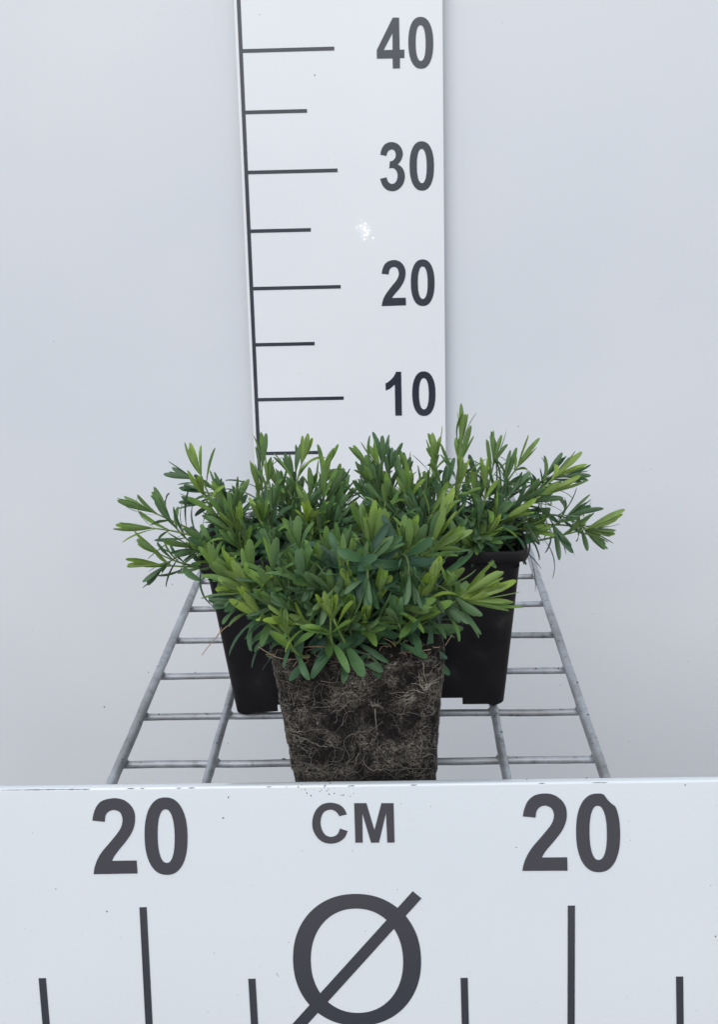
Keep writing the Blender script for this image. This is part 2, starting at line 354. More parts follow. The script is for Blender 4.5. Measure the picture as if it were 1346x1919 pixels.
two_r = [(66, 382, 1), (85, 290), (130, 195), (210, 130), (330, 107), (440, 125), (530, 185), (583, 270), (596, 365), (582, 455), (540, 550), (475, 640), (395, 735), (340, 800), (295, 876, 1),
         (600, 874, 1), (605, 1034, 1), (60, 1036, 1), (80, 945), (120, 850), (180, 755), (265, 655), (350, 555), (410, 475), (438, 400), (436, 335), (405, 280), (335, 253), (270, 272), (230, 325), (220, 397, 1)]
lettering('numeral', [sc_(970, 1470, k6, two_r)], FPL, front, label='figure 2 of the right 20')
zr = zero_pts(970, 1470, k6, 972, 580, 265, 472, 104, 326, 973, 580, 8)
chip = []
for p in zr[0]:
    zx, zy = (p[0] - 970) * k6, (p[1] - 1470) * k6
    chip.append((970 + (zx - 12) / k6, 1470 + (zy + 26) / k6) if 1040 < zx < 1150 and zy < 260 else p)
lettering('numeral', [chip, zr[1]], FPL, front, label='chipped figure 0 of the right 20')
k7 = 6.73
lettering('letter', [sc_(570, 1490, k7, [(540, 240, 1), (505, 170), (440, 118), (335, 94), (230, 115), (155, 180), (115, 265), (103, 350), (115, 440), (165, 530), (240, 590), (340, 610), (430, 592), (510, 535), (550, 452, 1),
     (453, 420, 1), (425, 485), (385, 515), (335, 525), (275, 505), (235, 455), (212, 390), (208, 330), (222, 260), (260, 205), (335, 181), (400, 205), (448, 264, 1)])], FPL, front)
lettering('letter', [sc_(570, 1490, k7, [(632, 100, 1), (787, 100, 1), (888, 438, 1), (976, 100, 1), (1130, 100, 1), (1142, 595, 1), (1050, 597, 1), (1034, 225, 1), (945, 597, 1), (845, 598, 1), (735, 228, 1), (740, 597, 1), (647, 598, 1)])], FPL, front)
k4 = 4.807
ring = zero_pts(530, 1650, k4, 670, 714, 578, 594, 416, 470, 669, 722, 12, 2.12)
lettering('diameter_sign', ring, FPL, front, thick=.022)
lettering('diameter_slash', [sc_(530, 1650, k4, [(1172, 95, 1), (1251, 160, 1), (90, 1440, 1), (10, 1376, 1)])], FPL, front, thick=.03)
for x0, vt in ((-15, 1833), (-10, 1700), (-5, 1834), (5, 1832.5), (10, 1697), (15, 1830)):
    bx = {-15: (78.7, 86), -10: (267.8, 279), -5: (472, 477), 5: (870.3, 872.5), 10: (1071.5, 1071), 15: (1274.5, 1275.5)}[x0]
    h = 6.8; dx = (bx[1] - bx[0]) * (1990 - vt) / (1919 - vt)
    lettering('tick_mark', [[(bx[0] - h, vt, 1), (bx[0] + h, vt - .3, 1), (bx[0] + dx + h, 1990, 1), (bx[0] + dx - h, 1990, 1)]], FPL, front)
rnd = random.Random(4)
sp = [(418, 1533, .05), (200, 1708, .06), (401, 1786, .03), (519, 1826, .05), (104, 1666, .03), (1342, 1755, .05), (752, 1506, .03), (808, 1511, .03), (657, 1492, .03), (522, 1829, .03), (745, 1667, .03), (470, 1660, .02), (685, 1745, .03),
      (428, 1494, .05), (537, 1475, .03), (1100, 1458, .05), (988, 1461, .04), (541, 1766, .03), (968, 1588, .03), (1285, 1471, .04)]
sp += [(rnd.gauss(600, 40), rnd.uniform(1466, 1493), rnd.uniform(.02, .045)) for _ in range(26)]
sp += [(rnd.uniform(0, 1346), rnd.uniform(1490, 1910), rnd.uniform(.012, .025)) for _ in range(60)]
specks('dirt_speck', front, sp, FPL, M_DIRT, 6)
# worn-through paint along the folded top edge
def chip_at(u, ln, wd):
    bm = bmesh.new()
    p = on_plane(u, 1479 - 17 * u / 1346, FP, FN) - FUP * .05 + FN * .004
    k = max(4, int(ln / .12)); top, bot = [], []
    for i in range(k + 1):
        x = p.x + ln * i / k; e = min(i, k - i) / k * 2
        z_ = Vector((x, p.y, p.z + sl * (x - p.x)))
        top.append(bm.verts.new(z_ + FUP * wd * (e * .5 + .2) * rnd.uniform(.5, 1.3))); bot.append(bm.verts.new(z_ - FUP * wd * (e * .5 + .2) * rnd.uniform(.4, 1.3)))
    for i in range(k): bm.faces.new((bot[i], bot[i + 1], top[i + 1], top[i]))
    obj('paint_chip', bm, M_CHIP, front, origin=p)
for u, ln in ((0, 1.2), (32, 1.6), (75, 1.1), (105, 1.5), (148, .5), (238, .35), (262, .2), (330, .25), (352, .3), (500, .2), (655, .25), (770, .3), (1110, .7), (1010, .3)):
    chip_at(u, ln, .035)

# ---------------------------------------------------------------- pots
def ring_pts(hw, r, z, n_side=9, zf=None):
    """rounded square ring, counter-clockwise; side points then corner arcs"""
    pts = []
    for q in range(4):
        ang = q * pi / 2; Rt = Matrix.Rotation(ang, 3, 'Z')
        ss = [-1, -.7, -.405, -.4, -.2, 0, .2, .4, .405, .7, 1]
        for s_ in ss:
            x = s_ * (hw - r); zz = z if zf is None else zf(abs(s_))
            pts.append(Rt @ Vector((x, -hw, zz)))
        for k in range(1, 5):
            t = k / 5 * pi / 2
            pts.append(Rt @ Vector((hw - r + r * sin(t), -hw + r - r * cos(t), z)))
    return pts
def loft(bm, rings, cap0=False, cap1=False):
    vr = [[bm.verts.new(p) for p in r_] for r_ in rings]
    for i in range(len(vr) - 1):
        k = len(vr[i])
        for j in range(k): bm.faces.new((vr[i][j], vr[i][(j + 1) % k], vr[i + 1][(j + 1) % k], vr[i + 1][j]))
    if cap0: bm.faces.new(vr[0][::-1])
    if cap1: bm.faces.new(vr[-1])
HB, HT, PH = 3.3, 4.2, 9.3
def make_pot(parent, M4):
    bm = bmesh.new()
    notch = lambda s_: .48 if s_ <= .4 else 0
    R_ = [ring_pts(HB - .25, .7, .1, zf=lambda s_: .52 if s_ <= .4 else .1), ring_pts(HB - .22, .75, .0, zf=notch), ring_pts(HB, .95, .0, zf=lambda s_: notch(s_) if s_ <= .4 else .12)]
    for t in (.06, .2, .4, .6, .8, .905): R_.append(ring_pts(HB + (HT - HB) * t, .95 - .1 * t, PH * t + (.0)))
    hw = HT - .02; Q = list(R_)
    Q += [ring_pts(hw + .05, .8, 8.72)]
    rim = [ring_pts(hw - .03, .78, 8.73), ring_pts(hw + .25, .75, 8.66), ring_pts(hw + .29, .75, 8.72), ring_pts(hw + .34, .8, 9.18), ring_pts(hw + .31, .8, 9.27), ring_pts(hw + .20, .75, 9.27), ring_pts(hw + .14, .7, 9.1), ring_pts(hw - .03, .7, 8.73)]
    Q += [ring_pts(hw - .06, .7, 8.72), ring_pts(HB - .1, .7, .6)]
    loft(bm, Q, cap0=False, cap1=True)
    for v in bm.verts: v.co = M4 @ v.co
    o = obj('pot', bm, M_POT, parent, True)
    mod = o.modifiers.new('edge', 'EDGE_SPLIT'); mod.split_angle = radians(32)
    bm = bmesh.new(); loft(bm, rim)
    for v in bm.verts: v.co = M4 @ v.co
    o2 = obj('rim', bm, M_POT, None, True); o2.parent = o
    mod = o2.modifiers.new('edge', 'EDGE_SPLIT'); mod.split_angle = radians(40)
    bm = bmesh.new(); hs_ = HT - .15; k = 44; g = []
    for i in range(k + 1):
        row = []
        for j in range(k + 1):
            x, y = (i / k * 2 - 1), (j / k * 2 - 1); rr = max(abs(x), abs(y)); 
            h = 8.35 + .35 * noise.noise((x * 2.5 + M4.translation.x, y * 2.5, 1)) + .16 * noise.noise((x * 9, y * 9 + M4.translation.x, 2)) + .35 * (1 - rr)
            row.append(bm.verts.new(M4 @ Vector((x * hs_, y * hs_, h))))
        g.append(row)
    for i in range(k):
        for j in range(k): bm.faces.new((g[i][j], g[i + 1][j], g[i + 1][j + 1], g[i][j + 1]))
    obj('soil', bm, M_SOIL, parent, True)

# ---------------------------------------------------------------- foliage
PROF = [(0, .24), (.12, .40), (.28, .64), (.45, .87), (.6, 1.0), (.72, .97), (.84, .80), (.93, .60), (.98, .34), (1, .05)]
class Leafer:
    def __init__(s, seed):
        s.bm = bmesh.new(); s.t = s.bm.verts.layers.float.new('tint'); s.uv = s.bm.loops.layers.uv.new('UVMap')
        s.sb = bmesh.new(); s.st = s.sb.verts.layers.float.new('tint'); s.r = random.Random(seed); s.n = 0
    def leaf(s, P, d, nrm, ln, wd, curl, age):
        r = s.r; s.n += 1
        d = d.normalized(); nrm = (nrm - d * nrm.dot(d)).normalized(); side = d.cross(nrm).normalized()
        p = P.copy(); rows = []; last = 0; dd = d.copy(); nn = nrm.copy(); tw = r.gauss(0, .25); fold = r.uniform(.15, .45)
        bend_s = r.gauss(0, .18)
        for (t, w_) in PROF:
            st = (t - last) * ln; last = t
            R1 = Matrix.Rotation(-curl * (st / ln) * (.5 + t), 3, side) @ Matrix.Rotation(bend_s * st / ln, 3, nn) @ Matrix.Rotation(tw * st / ln, 3, dd)
            dd = (R1 @ dd).normalized(); nn = (R1 @ nn).normalized(); side = dd.cross(nn).normalized()
            p = p + dd * st; row = []
            for a in (-1, -.55, 0, .55, 1):
                hw = w_ * wd / 2
                v = s.bm.verts.new(p + side * a * hw * cos(fold * .6) + nn * (abs(a) ** 1.4) * hw * fold)
                v[s.t] = min(1, max(0, age)); row.append((v, a, t))
            rows.append(row)
        for i in range(len(rows) - 1):
            for j in range(4):
                q = (rows[i][j], rows[i][j + 1], rows[i + 1][j + 1], rows[i + 1][j])
                f = s.bm.faces.new([x[0] for x in q])
                for lp, x in zip(f.loops, q): lp[s.uv].uv = (x[1], x[2])
    def shoot(s, B, T, dirv, young=.8, leaf=1.75, length=None, start=.3, rosette=5, wid=.42, thick=.085, face=None):
        """stem from B to T ending along dirv, whorls of leaves getting younger and tighter to the tip"""
        r = s.r; dirv = dirv.normalized(); D = (T - B).length
        P1 = T - dirv * D * .55; pts = []; K = 14
        P0 = B
        for i in range(K + 1):
            t = i / K; pts.append(P0 * (1 - t) ** 2 + P1 * 2 * t * (1 - t) + T * t * t)
        tube(s.sb, pts, [thick * (1.25 - .75 * i / K) for i in range(K + 1)], 6, s.st, min(1, young))
        at = lambda t: P0 * (1 - t) ** 2 + P1 * 2 * t * (1 - t) + T * t * t
        tg = lambda t: ((P1 - P0) * (1 - t) + (T - P1) * t).normalized()
        phi = r.uniform(0, 2 * pi); sm = D
        pos = D * start
        while pos < D - .12:
            t = pos / D; f = (D - pos)          # cm from the tip
            ax = tg(t); u_ = ax.cross(Vector((.2, .1, 1)))
            if u_.length < .05: u_ = ax.cross(Vector((1, 0, 0)))
            u_.normalize(); v_ = ax.cross(u_)
            for k in range(2 if r.random() < .8 else 1):
                ph = phi + k * pi + r.gauss(0, .3)
                rad = u_ * cos(ph) + v_ * sin(ph)
                al = radians(min(72, 20 + f * 19) + r.gauss(0, 10))
                d = ax * cos(al) + rad * sin(al)
                if f > 1.2: d += Vector((0, 0, r.uniform(-.15, .22)))
                ln = leaf * (.80 + .16 * min(f, 2.2)) * r.uniform(.75, 1.15); 
                age = young * (1 - .30 * min(f, 3.2)) + r.gauss(0, .10)
                s.leaf(at(t) + rad * thick * .6, d, ax * sin(al) - rad * cos(al), ln, wid * r.uniform(.7, 1.2) * (.85 + .12 * min(f, 2)), r.gauss(.3, .5) + .12 * min(f, 3), age)
            phi += radians(90) + r.gauss(0, .35)
            pos += .50 + .20 * min(f, 2.5) * r.uniform(.6, 1.3)
        for k in range(rosette):
            ph = k * 2.4 + phi; rad = u_ * cos(ph) + v_ * sin(ph)
            al = radians(3 + 15 * (1 - k / rosette) + r.gauss(0, 4))
            ln = leaf * (.62 + .35 * (1 - k / rosette)) * r.uniform(.85, 1.1)
            s.leaf(T - dirv * .12 * (rosette - k) * .22, dirv * cos(al) + rad * sin(al), dirv * sin(al) - rad * cos(al), ln, wid * (.72 + .3 * (1 - k / rosette)), r.gauss(-.22, .2), young * (.93 + .12 * k / rosette) + r.gauss(0, .05))
    def build(s, parent):
        f = obj('foliage', s.bm, M_LEAF, parent, True); g = obj('stems', s.sb, M_STEM, parent, True)
        return f, g
RIGHT = RM @ Vector((1, 0, 0)); UP = RM @ Vector((0, 1, 0)); FWD = RM @ Vector((0, 0, 1))   # FWD: towards the viewer
def plant(parent, centre, listed, filler, seed, soil_r, wd=.44):
    """listed: (u, v, du, dv, dw, y, young, leaf) - tip of each shoot the photograph shows; the leaf cluster reaches ~1 cm past the stem end"""
    lf = Leafer(seed); r = lf.r
    for (u, v, du, dv, dw, y, young, leaf, *ex) in listed:
        tip = aty(u, v, y); d = (RIGHT * du + UP * dv + FWD * dw).normalized()
        leaf *= 1.16; T = tip - d * leaf * .84
        c = Vector(centre); off = (T - c); off.z = 0
        B = c + off * min(.45, soil_r / max(off.length, .1)) * r.uniform(.5, 1) + Vector((r.gauss(0, .5), r.gauss(0, .5), -.4))
        D = (T - B).length
        lf.shoot(B, T, d, young, leaf, start=max(.12, 1 - 4.6 / D) if D > 2 else .15, wid=wd if not ex else ex[0])
    for k in range(filler['n']):
        az = r.uniform(0, 2 * pi); el = math.acos(r.uniform(.0, 1)) ; el = pi / 2 - el
        q = r.uniform(.72, 1.0) if r.random() < .7 else r.uniform(.4, .75)
        d = Vector((cos(az) * cos(el), sin(az) * cos(el), sin(el)))
        R3 = filler['r']; T = Vector(centre) + Vector((d.x * R3[0], d.y * R3[1], d.z * R3[2] + .4)) * q
        if 'keep' in filler and not filler['keep'](T): continue
        B = Vector(centre) + Vector((d.x * soil_r * r.uniform(.2, .8), d.y * soil_r * r.uniform(.2, .8), -.4))
        dirv = (d * .8 + Vector((0, 0, .65)) + Vector((r.gauss(0, .3), r.gauss(0, .3), r.gauss(0, .15)))).normalized()
        D = (T - B).length
        lf.shoot(B, T, dirv, (.35 + .45 * q) * r.uniform(.6, 1.15), r.uniform(1.6, 2.3), start=.12, rosette=5, wid=wd * .95)
    print('leaves', lf.n)
    return lf

GRP = 'three bushy green young nursery plants on the wire shelf'
# back left
potL = thing('potted_plant', 'bushy green plant in a black square plastic pot, back left on the wire shelf', 'potted plant', (6.05, -45.2, .6), GRP)
ML = Matrix.Translation((6.05, -45.35, .55)) @ Matrix.Rotation(radians(2.4), 4, 'Y') @ Matrix.Rotation(radians(-3), 4, 'Z')
ML = Matrix.Translation((6.25, -45.45, .48)) @ Matrix.Rotation(radians(-2.2), 4, 'Y') @ Matrix.Rotation(radians(4), 4, 'Z')
make_pot(potL, ML)
left = [
 (354, 830, -.35, 1, .1, -45, .85, 1.9), (363, 890, -.3, .8, .8, -47, .95, 1.6), (222, 932, -1, .45, .2, -46, .62, 2.0), (216, 985, -1, .08, .3, -47, .72, 2.0),
 (287, 915, -.55, 1, .0, -45, .4, 1.9), (236, 1052, -1, .12, .3, -49, .85, 1.9), (248, 1012, -1, .55, .3, -49, .7, 1.7), (494, 814, .05, 1, .1, -44, .6, 1.8), (582, 812, .3, 1, .1, -45, .85, 1.8),
 (628, 833, .45, 1, .1, -45, .6, 1.7), (476, 862, -.1, 1, .3, -46, .75, 1.6), (503, 853, .05, 1, .3, -47, .7, 1.7), (606, 848, .0, 1, .3, -47.5, .75, 2.1), (402, 884, -.3, 1, .0, -44, .35, 1.6),
 (455, 895, .2, 1, .1, -45, .45, 1.5), (430, 915, -.1, 1, .3, -47, .55, 1.6), (562, 905, -.3, 1, .35, -48.5, .75, 2.0), (446, 940, 0, 1, .4, -49, .8, 1.8), (314, 880, -1, .35, -.1, -43, .3, 1.6),
 (330, 942, -1, .0, .0, -43, .2, 1.5), (335, 910, -1, .25, .1, -44.5, .3, 1.5), (540, 850, -.2, 1, .0, -43, .35, 1.7), (560, 830, .1, 1, -.1, -42.5, .3, 1.6), (655, 880, .5, 1, .1, -44, .4, 1.6), (520, 900, .2, 1, .4, -48, .4, 1.7),
 (600, 915, .5, .8, .4, -48, .3, 1.8), (480, 925, -.4, 1, .5, -48.5, .45, 1.7), (395, 960, -.7, .8, .5, -49, .5, 1.8), (340, 990, -1, .5, .5, -49, .45, 1.8), (310, 1010, -.8, .3, .6, -49.5, .55, 1.7),
 (325, 1040, -.9, -.2, .5, -49, .3, 1.5), (270, 1096, -.75, -.7, .0, -48.5, .25, 1.5), (590, 880, .2, 1, .2, -46.5, .55, 1.6), (375, 1010, -.5, .9, .7, -50, .7, 1.7), (640, 900, .6, .8, .5, -47, .45, 1.6), (655, 915, .5, .8, .4, -48, .4, 1.7), (628, 935, .3, .8, .6, -49, .35, 1.7), (670, 945, .6, .6, .7, -49.5, .3, 1.7), (600, 945, .0, .9, .6, -49.5, .45, 1.7), (640, 960, .3, .6, .8, -50, .3, 1.6), (530, 875, .1, 1, .1, -45, .5, 1.7), (400, 930, -.5, .9, .4, -47, .4, 1.8), (380, 960, -.9, .5, .4, -48, .4, 1.7), (420, 990, -.5, .7, .7, -49.8, .5, 1.8), (455, 1030, -.4, .6, .8, -50.4, .4, 1.7), (372, 1052, -.9, .2, .7, -50.4, .55, 1.8), (405, 1072, -.8, -.1, .8, -50.6, .35, 1.7), (490, 1045, .0, .5, .9, -50.4, .35, 1.7), (440, 1075, -.3, -.2, .9, -50.7, .3, 1.6), (520, 985, .1, .8, .6, -49.5, .35, 1.7), (644, 872, .35, 1, .1, -45, .5, 1.8), (650, 892, .3, 1, .2, -46.5, .4, 1.8), (625, 890, .1, 1, .2, -46.5, .45, 1.8)]
lf = plant(potL, (6.0, -45.4, 9.0), left, dict(n=24, r=(4.9, 4.6, 4.4)), 21, 2.8, .35)
lf.build(potL)
# back right
potR = thing('potted_plant', 'bushy green plant in a black square plastic pot, back right on the wire shelf', 'potted plant', (15.1, -45.2, .6), GRP)
MR = Matrix.Translation((15.02, -45.25, .62)) @ Matrix.Rotation(radians(-1.5), 4, 'Z') @ Matrix.Rotation(radians(-.3), 4, 'Y')
make_pot(potR, MR)
right = [
 (868, 763, .05, 1, .05, -45.5, .72, 2.1), (815, 806, -.05, 1, .1, -45, .75, 1.7), (720, 812, .05, 1, .0, -44, .35, 1.8), (690, 824, -.4, 1, .1, -45, .65, 1.8), (664, 832, -.6, 1, .1, -45, .6, 1.8), (736, 826, .1, 1, .1, -44.5, .3, 1.7),
 (938, 806, .2, 1, .0, -45, .65, 1.9, .3), (925, 812, -.1, 1, .0, -44.5, .4, 1.8, .3), (1008, 824, .65, .9, .1, -45, .8, 1.9), (1090, 849, .8, .75, .2, -46, .95, 2.0), (1092, 895, 1, .45, .3, -47, .92, 2.0), (1056, 845, .7, 1, .0, -44, .28, 1.8),
 (1112, 888, 1, .1, .0, -44, .25, 1.7, .32), (1112, 932, .8, .6, .1, -45.5, .35, 1.9), (1170, 972, 1, .28, .1, -45, .85, 2.1, .42), (1142, 1024, 1, -.75, .1, -45, .4, 1.9), (1158, 1005, 1, -.25, .1, -45, .6, 1.7, .35), (1064, 1040, .45, -1, .1, -46.5, .25, 1.9),
 (1012, 1020, .6, -1, .3, -48, .25, 1.5), (910, 862, -.05, 1, .5, -48, .85, 1.7), (932, 966, .3, .9, .8, -49.5, .9, 1.8), (880, 855, -.3, 1, .0, -43.5, .25, 1.7), (965, 845, .3, 1, .1, -46, .4, 1.8), (990, 880, .6, .9, .3, -47.5, .35, 1.7),
 (770, 858, .3, 1, .0, -44, .3, 1.6), (800, 870, .05, 1, .2, -47, .5, 1.8), (835, 865, .05, 1, .2, -47, .3, 1.9), (750, 880, -.4, 1, .3, -47, .55, 1.8), (715, 895, -.5, .9, .5, -48, .5, 1.8), (760, 925, -.5, .8, .5, -49, .35, 1.9),
 (895, 930, -.1, 1, .5, -49, .3, 1.7), (960, 930, .5, .8, .5, -48.5, .3, 1.7), (1000, 950, .9, .4, .6, -49, .8, 1.8), (940, 1010, .8, -.1, .7, -49.8, .5, 1.6), (900, 1005, .3, -.5, .8, -50, .35, 1.6), (1040, 985, 1, .1, .4, -47.5, .7, 1.8),
 (870, 1000, -.3, .6, .8, -50, .7, 1.7), (1045, 915, .9, .5, .2, -46, .4, 1.8), (728, 888, .1, 1, .6, -50, .7, 1.6, .28), (840, 912, .5, .9, .5, -49.5, .7, 1.9), (680, 870, -.6, .9, .3, -46, .6, 1.7), (800, 915, .2, 1, .3, -48, .3, 1.8), (690, 905, -.5, .8, .5, -48.5, .4, 1.7), (710, 935, -.6, .5, .7, -49.5, .35, 1.7), (780, 900, .1, 1, .4, -47, .35, 1.8), (785, 945, -.2, .8, .6, -49.5, .3, 1.7), (745, 850, -.1, 1, .1, -45, .4, 1.7), (900, 890, .1, 1, .2, -46.5, .4, 1.9), (1020, 900, .8, .7, .2, -46, .5, 1.9), (668, 862, -.5, 1, .1, -45, .5, 1.8), (664, 888, -.5, 1, .3, -47, .4, 1.8), (700, 862, -.2, 1, .2, -46, .4, 1.8), (880, 1025, -.3, -.2, .9, -50.4, .5, 1.6), (860, 1040, -.6, -.2, .8, -50.5, .4, 1.7), (905, 1030, .2, -.5, .8, -50.3, .35, 1.5), (850, 975, -.2, .9, .6, -49.8, .4, 1.8)]
lf = plant(potR, (15.0, -45.4, 9.0), right, dict(n=24, r=(4.9, 4.6, 4.6)), 33, 2.8, .35)
lf.build(potR)

# ---------------------------------------------------------------- front plant out of its pot
fp = thing('unpotted_plant', 'front green plant lifted out of its pot, bare soil ball covered with roots', 'plant', (10.45, -54.6, .1), GRP)
YF0, YB0, YF1, YB1 = -58.1, -51.6, -58.6, -50.2      # bottom / top front and back of the ball
ZB, ZT = .1, 7.9
def ball_pt(s_, q, h, out=0.0):
    """s_: 0..4 round the ball (0-1 front), h 0..1 height"""
    xl = 7.13 + (6.12 - 7.13) * h; xr = 14.02 + (14.58 - 14.02) * h
    yf = YF0 + (YF1 - YF0) * h; yb = YB0 + (YB1 - YB0) * h
    cx, cy, hx, hy = (xl + xr) / 2, (yf + yb) / 2, (xr - xl) / 2, (yb - yf) / 2
    t = (s_ + .0) * pi / 2 - 3 * pi / 4           # s=0 front-left corner, .5 front middle
    c_, n_ = cos(t), sin(t); m_ = (abs(c_) ** 9 + abs(n_) ** 9) ** (1 / 9)
    x, y = c_ / m_, n_ / m_
    return Vector((cx + x * (hx + out), cy + y * (hy + out), ZB + (ZT - ZB) * h))
def rough_(p, k=1): return k * (.08 * noise.noise(p * .9) + .06 * noise.noise(p * 2.4) + .04 * noise.noise(p * 7))
bm = bmesh.new(); NS, NH = 220, 80; g = []
for j in range(NH + 1):
    h = j / NH; row = []
    for i in range(NS):
        s_ = 4 * i / NS; rnd_top = .5 * max(0, (h - .88) / .12) ** 2
        p = ball_pt(s_, 0, h, -rnd_top); o_ = rough_(p) + (.12 * noise.noise(p * 1.3) if h > .9 else 0)
        p = ball_pt(s_, 0, h, o_ - rnd_top)
        if h > .92: p.z += .25 * noise.noise(p * 1.1)
        row.append(bm.verts.new(p))
    g.append(row)
for j in range(NH):
    for i in range(NS): bm.faces.new((g[j][i], g[j][(i + 1) % NS], g[j + 1][(i + 1) % NS], g[j + 1][i]))
cx, cy = 10.3, -54.4; prev = g[-1]
for q in (.85, .65, .4, .15):
    row = [bm.verts.new(Vector((cx + (v.co.x - cx) * q, cy + (v.co.y - cy) * q, ZT + .25 * (1 - q) + .3 * noise.noise(Vector((v.co.x * q, v.co.y * q, 4)) * 1.1))))  for v in g[-1]]
    for i in range(NS): bm.faces.new((prev[i], prev[(i + 1) % NS], row[(i + 1) % NS], row[i]))
    prev = row
bm.faces.new(prev); bm.faces.new(g[0][::-1])
for f in bm.faces:
    c_ = f.calc_center_median()
    if c_.z > 7.25 + .5 * noise.noise(c_ * .8) + .25 * noise.noise(c_ * 3): f.material_index = 1
ballo = obj('root_ball', bm, M_BALL, fp, True); ballo.data.materials.append(M_SOIL)
bm = bmesh.new(); lay = bm.verts.layers.float.new('tint'); rnd = random.Random(8)
def strand(s0, h0, ang, ln, r0, tint, curly=.5, lift=.012):
    s_, h = s0, h0; pts = []; st = .075; k = max(3, int(ln / st))
    for i in range(k):
        if not (.005 < h < 1.0): break
        p = ball_pt(s_, 0, h); o_ = rough_(p) + lift + .03 * noise.noise(Vector((i * .5, s0 * 9, h0 * 9)))
        pts.append(ball_pt(s_, 0, h, o_)); ang += rnd.gauss(0, curly) ; w_ = 8.0
        s_ += cos(ang) * st / w_; h += sin(ang) * st / (ZT - ZB)
    if len(pts) > 2: tube(bm, pts, [r0 * (1 - .6 * i / len(pts)) for i in range(len(pts))], 4, lay, tint, caps=False)
def dens(s_, h):
    d = .14 + 1.6 * max(0, noise.noise(Vector((s_ * 7, h * 6, 3))) + .05)
    if s_ < .13: d += .6
    if s_ > .88: d += .45
    if .68 < h < .88 and .25 < s_ < .8: d += .55
    if abs(h - .22) < .05 or abs(h - .17) < .03: d += .35
    if h < .14: d *= .25
    if h > .92: d *= .2
    return d
cnt = 0
while cnt < 2800:
    s_, h = rnd.uniform(-.5, 1.5), rnd.uniform(.01, .99)
    if rnd.random() > dens(s_ if 0 <= s_ <= 1 else .1, h): continue
    tint = min(1, max(0, rnd.gauss(.12, .12) + (.3 if rnd.random() < .08 else 0) + (.22 if s_ < .12 or s_ > .85 else 0) + .7 * max(0, noise.noise(Vector((s_ * 9, h * 7, 9))))))
    strand(s_, h, rnd.uniform(0, 2 * pi), abs(rnd.gauss(.38, .4)) + .18, rnd.uniform(.003, .0085), tint, .6); cnt += 1
for k in range(34):      # long wandering roots
    strand(rnd.uniform(0, 1), rnd.uniform(.12, .95), rnd.choice((0, pi)) + rnd.gauss(0, .35), rnd.uniform(1.2, 3), rnd.uniform(.006, .012), rnd.uniform(.2, .7), .28, .03)
for k in range(26): strand(rnd.uniform(.0, 1), .18 + rnd.gauss(0, .018), rnd.choice((0, pi)) + rnd.gauss(0, .1), rnd.uniform(1.5, 3.5), .009, rnd.uniform(.15, .45), .2, .03)
for k in range(16): strand(.915 + rnd.gauss(0, .012), .73 + rnd.gauss(0, .02), rnd.uniform(-.6, 3.3), rnd.uniform(.3, .9), .013, rnd.uniform(.7, 1), .25, .045)
for k in range(12): strand(.90 - .06 * rnd.random(), .72 - .06 * rnd.random(), pi + .6 + rnd.gauss(0, .25), rnd.uniform(.5, 1.3), .010, rnd.uniform(.6, .9), .3, .04)
strand(.615, .60, -pi / 2, 1.2, .022, .7, .06, .05); strand(.47, .30, -1.9, .8, .018, .6, .08, .05); strand(.91, .9, -pi / 2, 1.1, .018, .9, .1, .05)
for k in range(10): strand(.615 + rnd.gauss(0, .01), .62, rnd.uniform(0, pi), .5, .014, .5, .3, .05)
obj('fine_roots', bm, M_ROOT, fp, True)
# loose root hairs at the top edge and one long dry straw hanging to the left
bm = bmesh.new(); rnd = random.Random(5)
def px_strand(pts, y0, y1, r0):
    P = [aty(u, v, y0 + (y1 - y0) * i / (len(pts) - 1)) for i, (u, v) in enumerate(pts)]; out = []
    n_ = len(P)
    for i in range(n_ - 1):
        p0, p1, p2, p3 = P[max(i - 1, 0)], P[i], P[i + 1], P[min(i + 2, n_ - 1)]
        for k in range(5):
            t = k / 5; out.append(.5 * (2 * p1 + (p2 - p0) * t + (2 * p0 - 5 * p1 + 4 * p2 - p3) * t * t + (3 * p1 - p0 - 3 * p2 + p3) * t ** 3))
    tube(bm, out + [P[-1]], r0, 5)
px_strand([(484, 1212), (500, 1222), (520, 1232), (545, 1236), (580, 1232)], -59.2, -58.9, .016)
px_strand([(545, 1222), (560, 1215), (590, 1211), (612, 1213)], -58.9, -58.9, .013)
px_strand([(561, 1232), (556, 1240), (549, 1250)], -59.0, -58.9, .013)
px_strand([(720, 1196), (735, 1204), (742, 1212)], -59.0, -59.0, .013)
px_strand([(783, 1220), (795, 1219), (808, 1217)], -59.0, -59.0, .02)
px_strand([(835, 1210), (841, 1200), (848, 1190)], -59.0, -59.0, .012)
for k in range(26):
    u = rnd.uniform(515, 830); v = 1225 - (u - 515) * .04 + rnd.uniform(-14, 10); a = rnd.uniform(0, 2 * pi); q = rnd.uniform(6, 20)
    px_strand([(u, v), (u + cos(a) * q, v + sin(a) * q * .5), (u + cos(a + .6) * q * 1.6, v + sin(a + .6) * q * .8)], -58.95, -58.8, .008)
obj('loose_roots', bm, M_STRAW, fp, True)
bm = bmesh.new(); px_strand([(470, 1140), (445, 1160), (420, 1178), (404, 1196), (390, 1212), (378, 1228)], -57, -59.5, .022); px_strand([(404, 1196), (412, 1182), (415, 1176)], -59, -59, .014)
obj('dry_straw', bm, M_STRAW, fp, True)
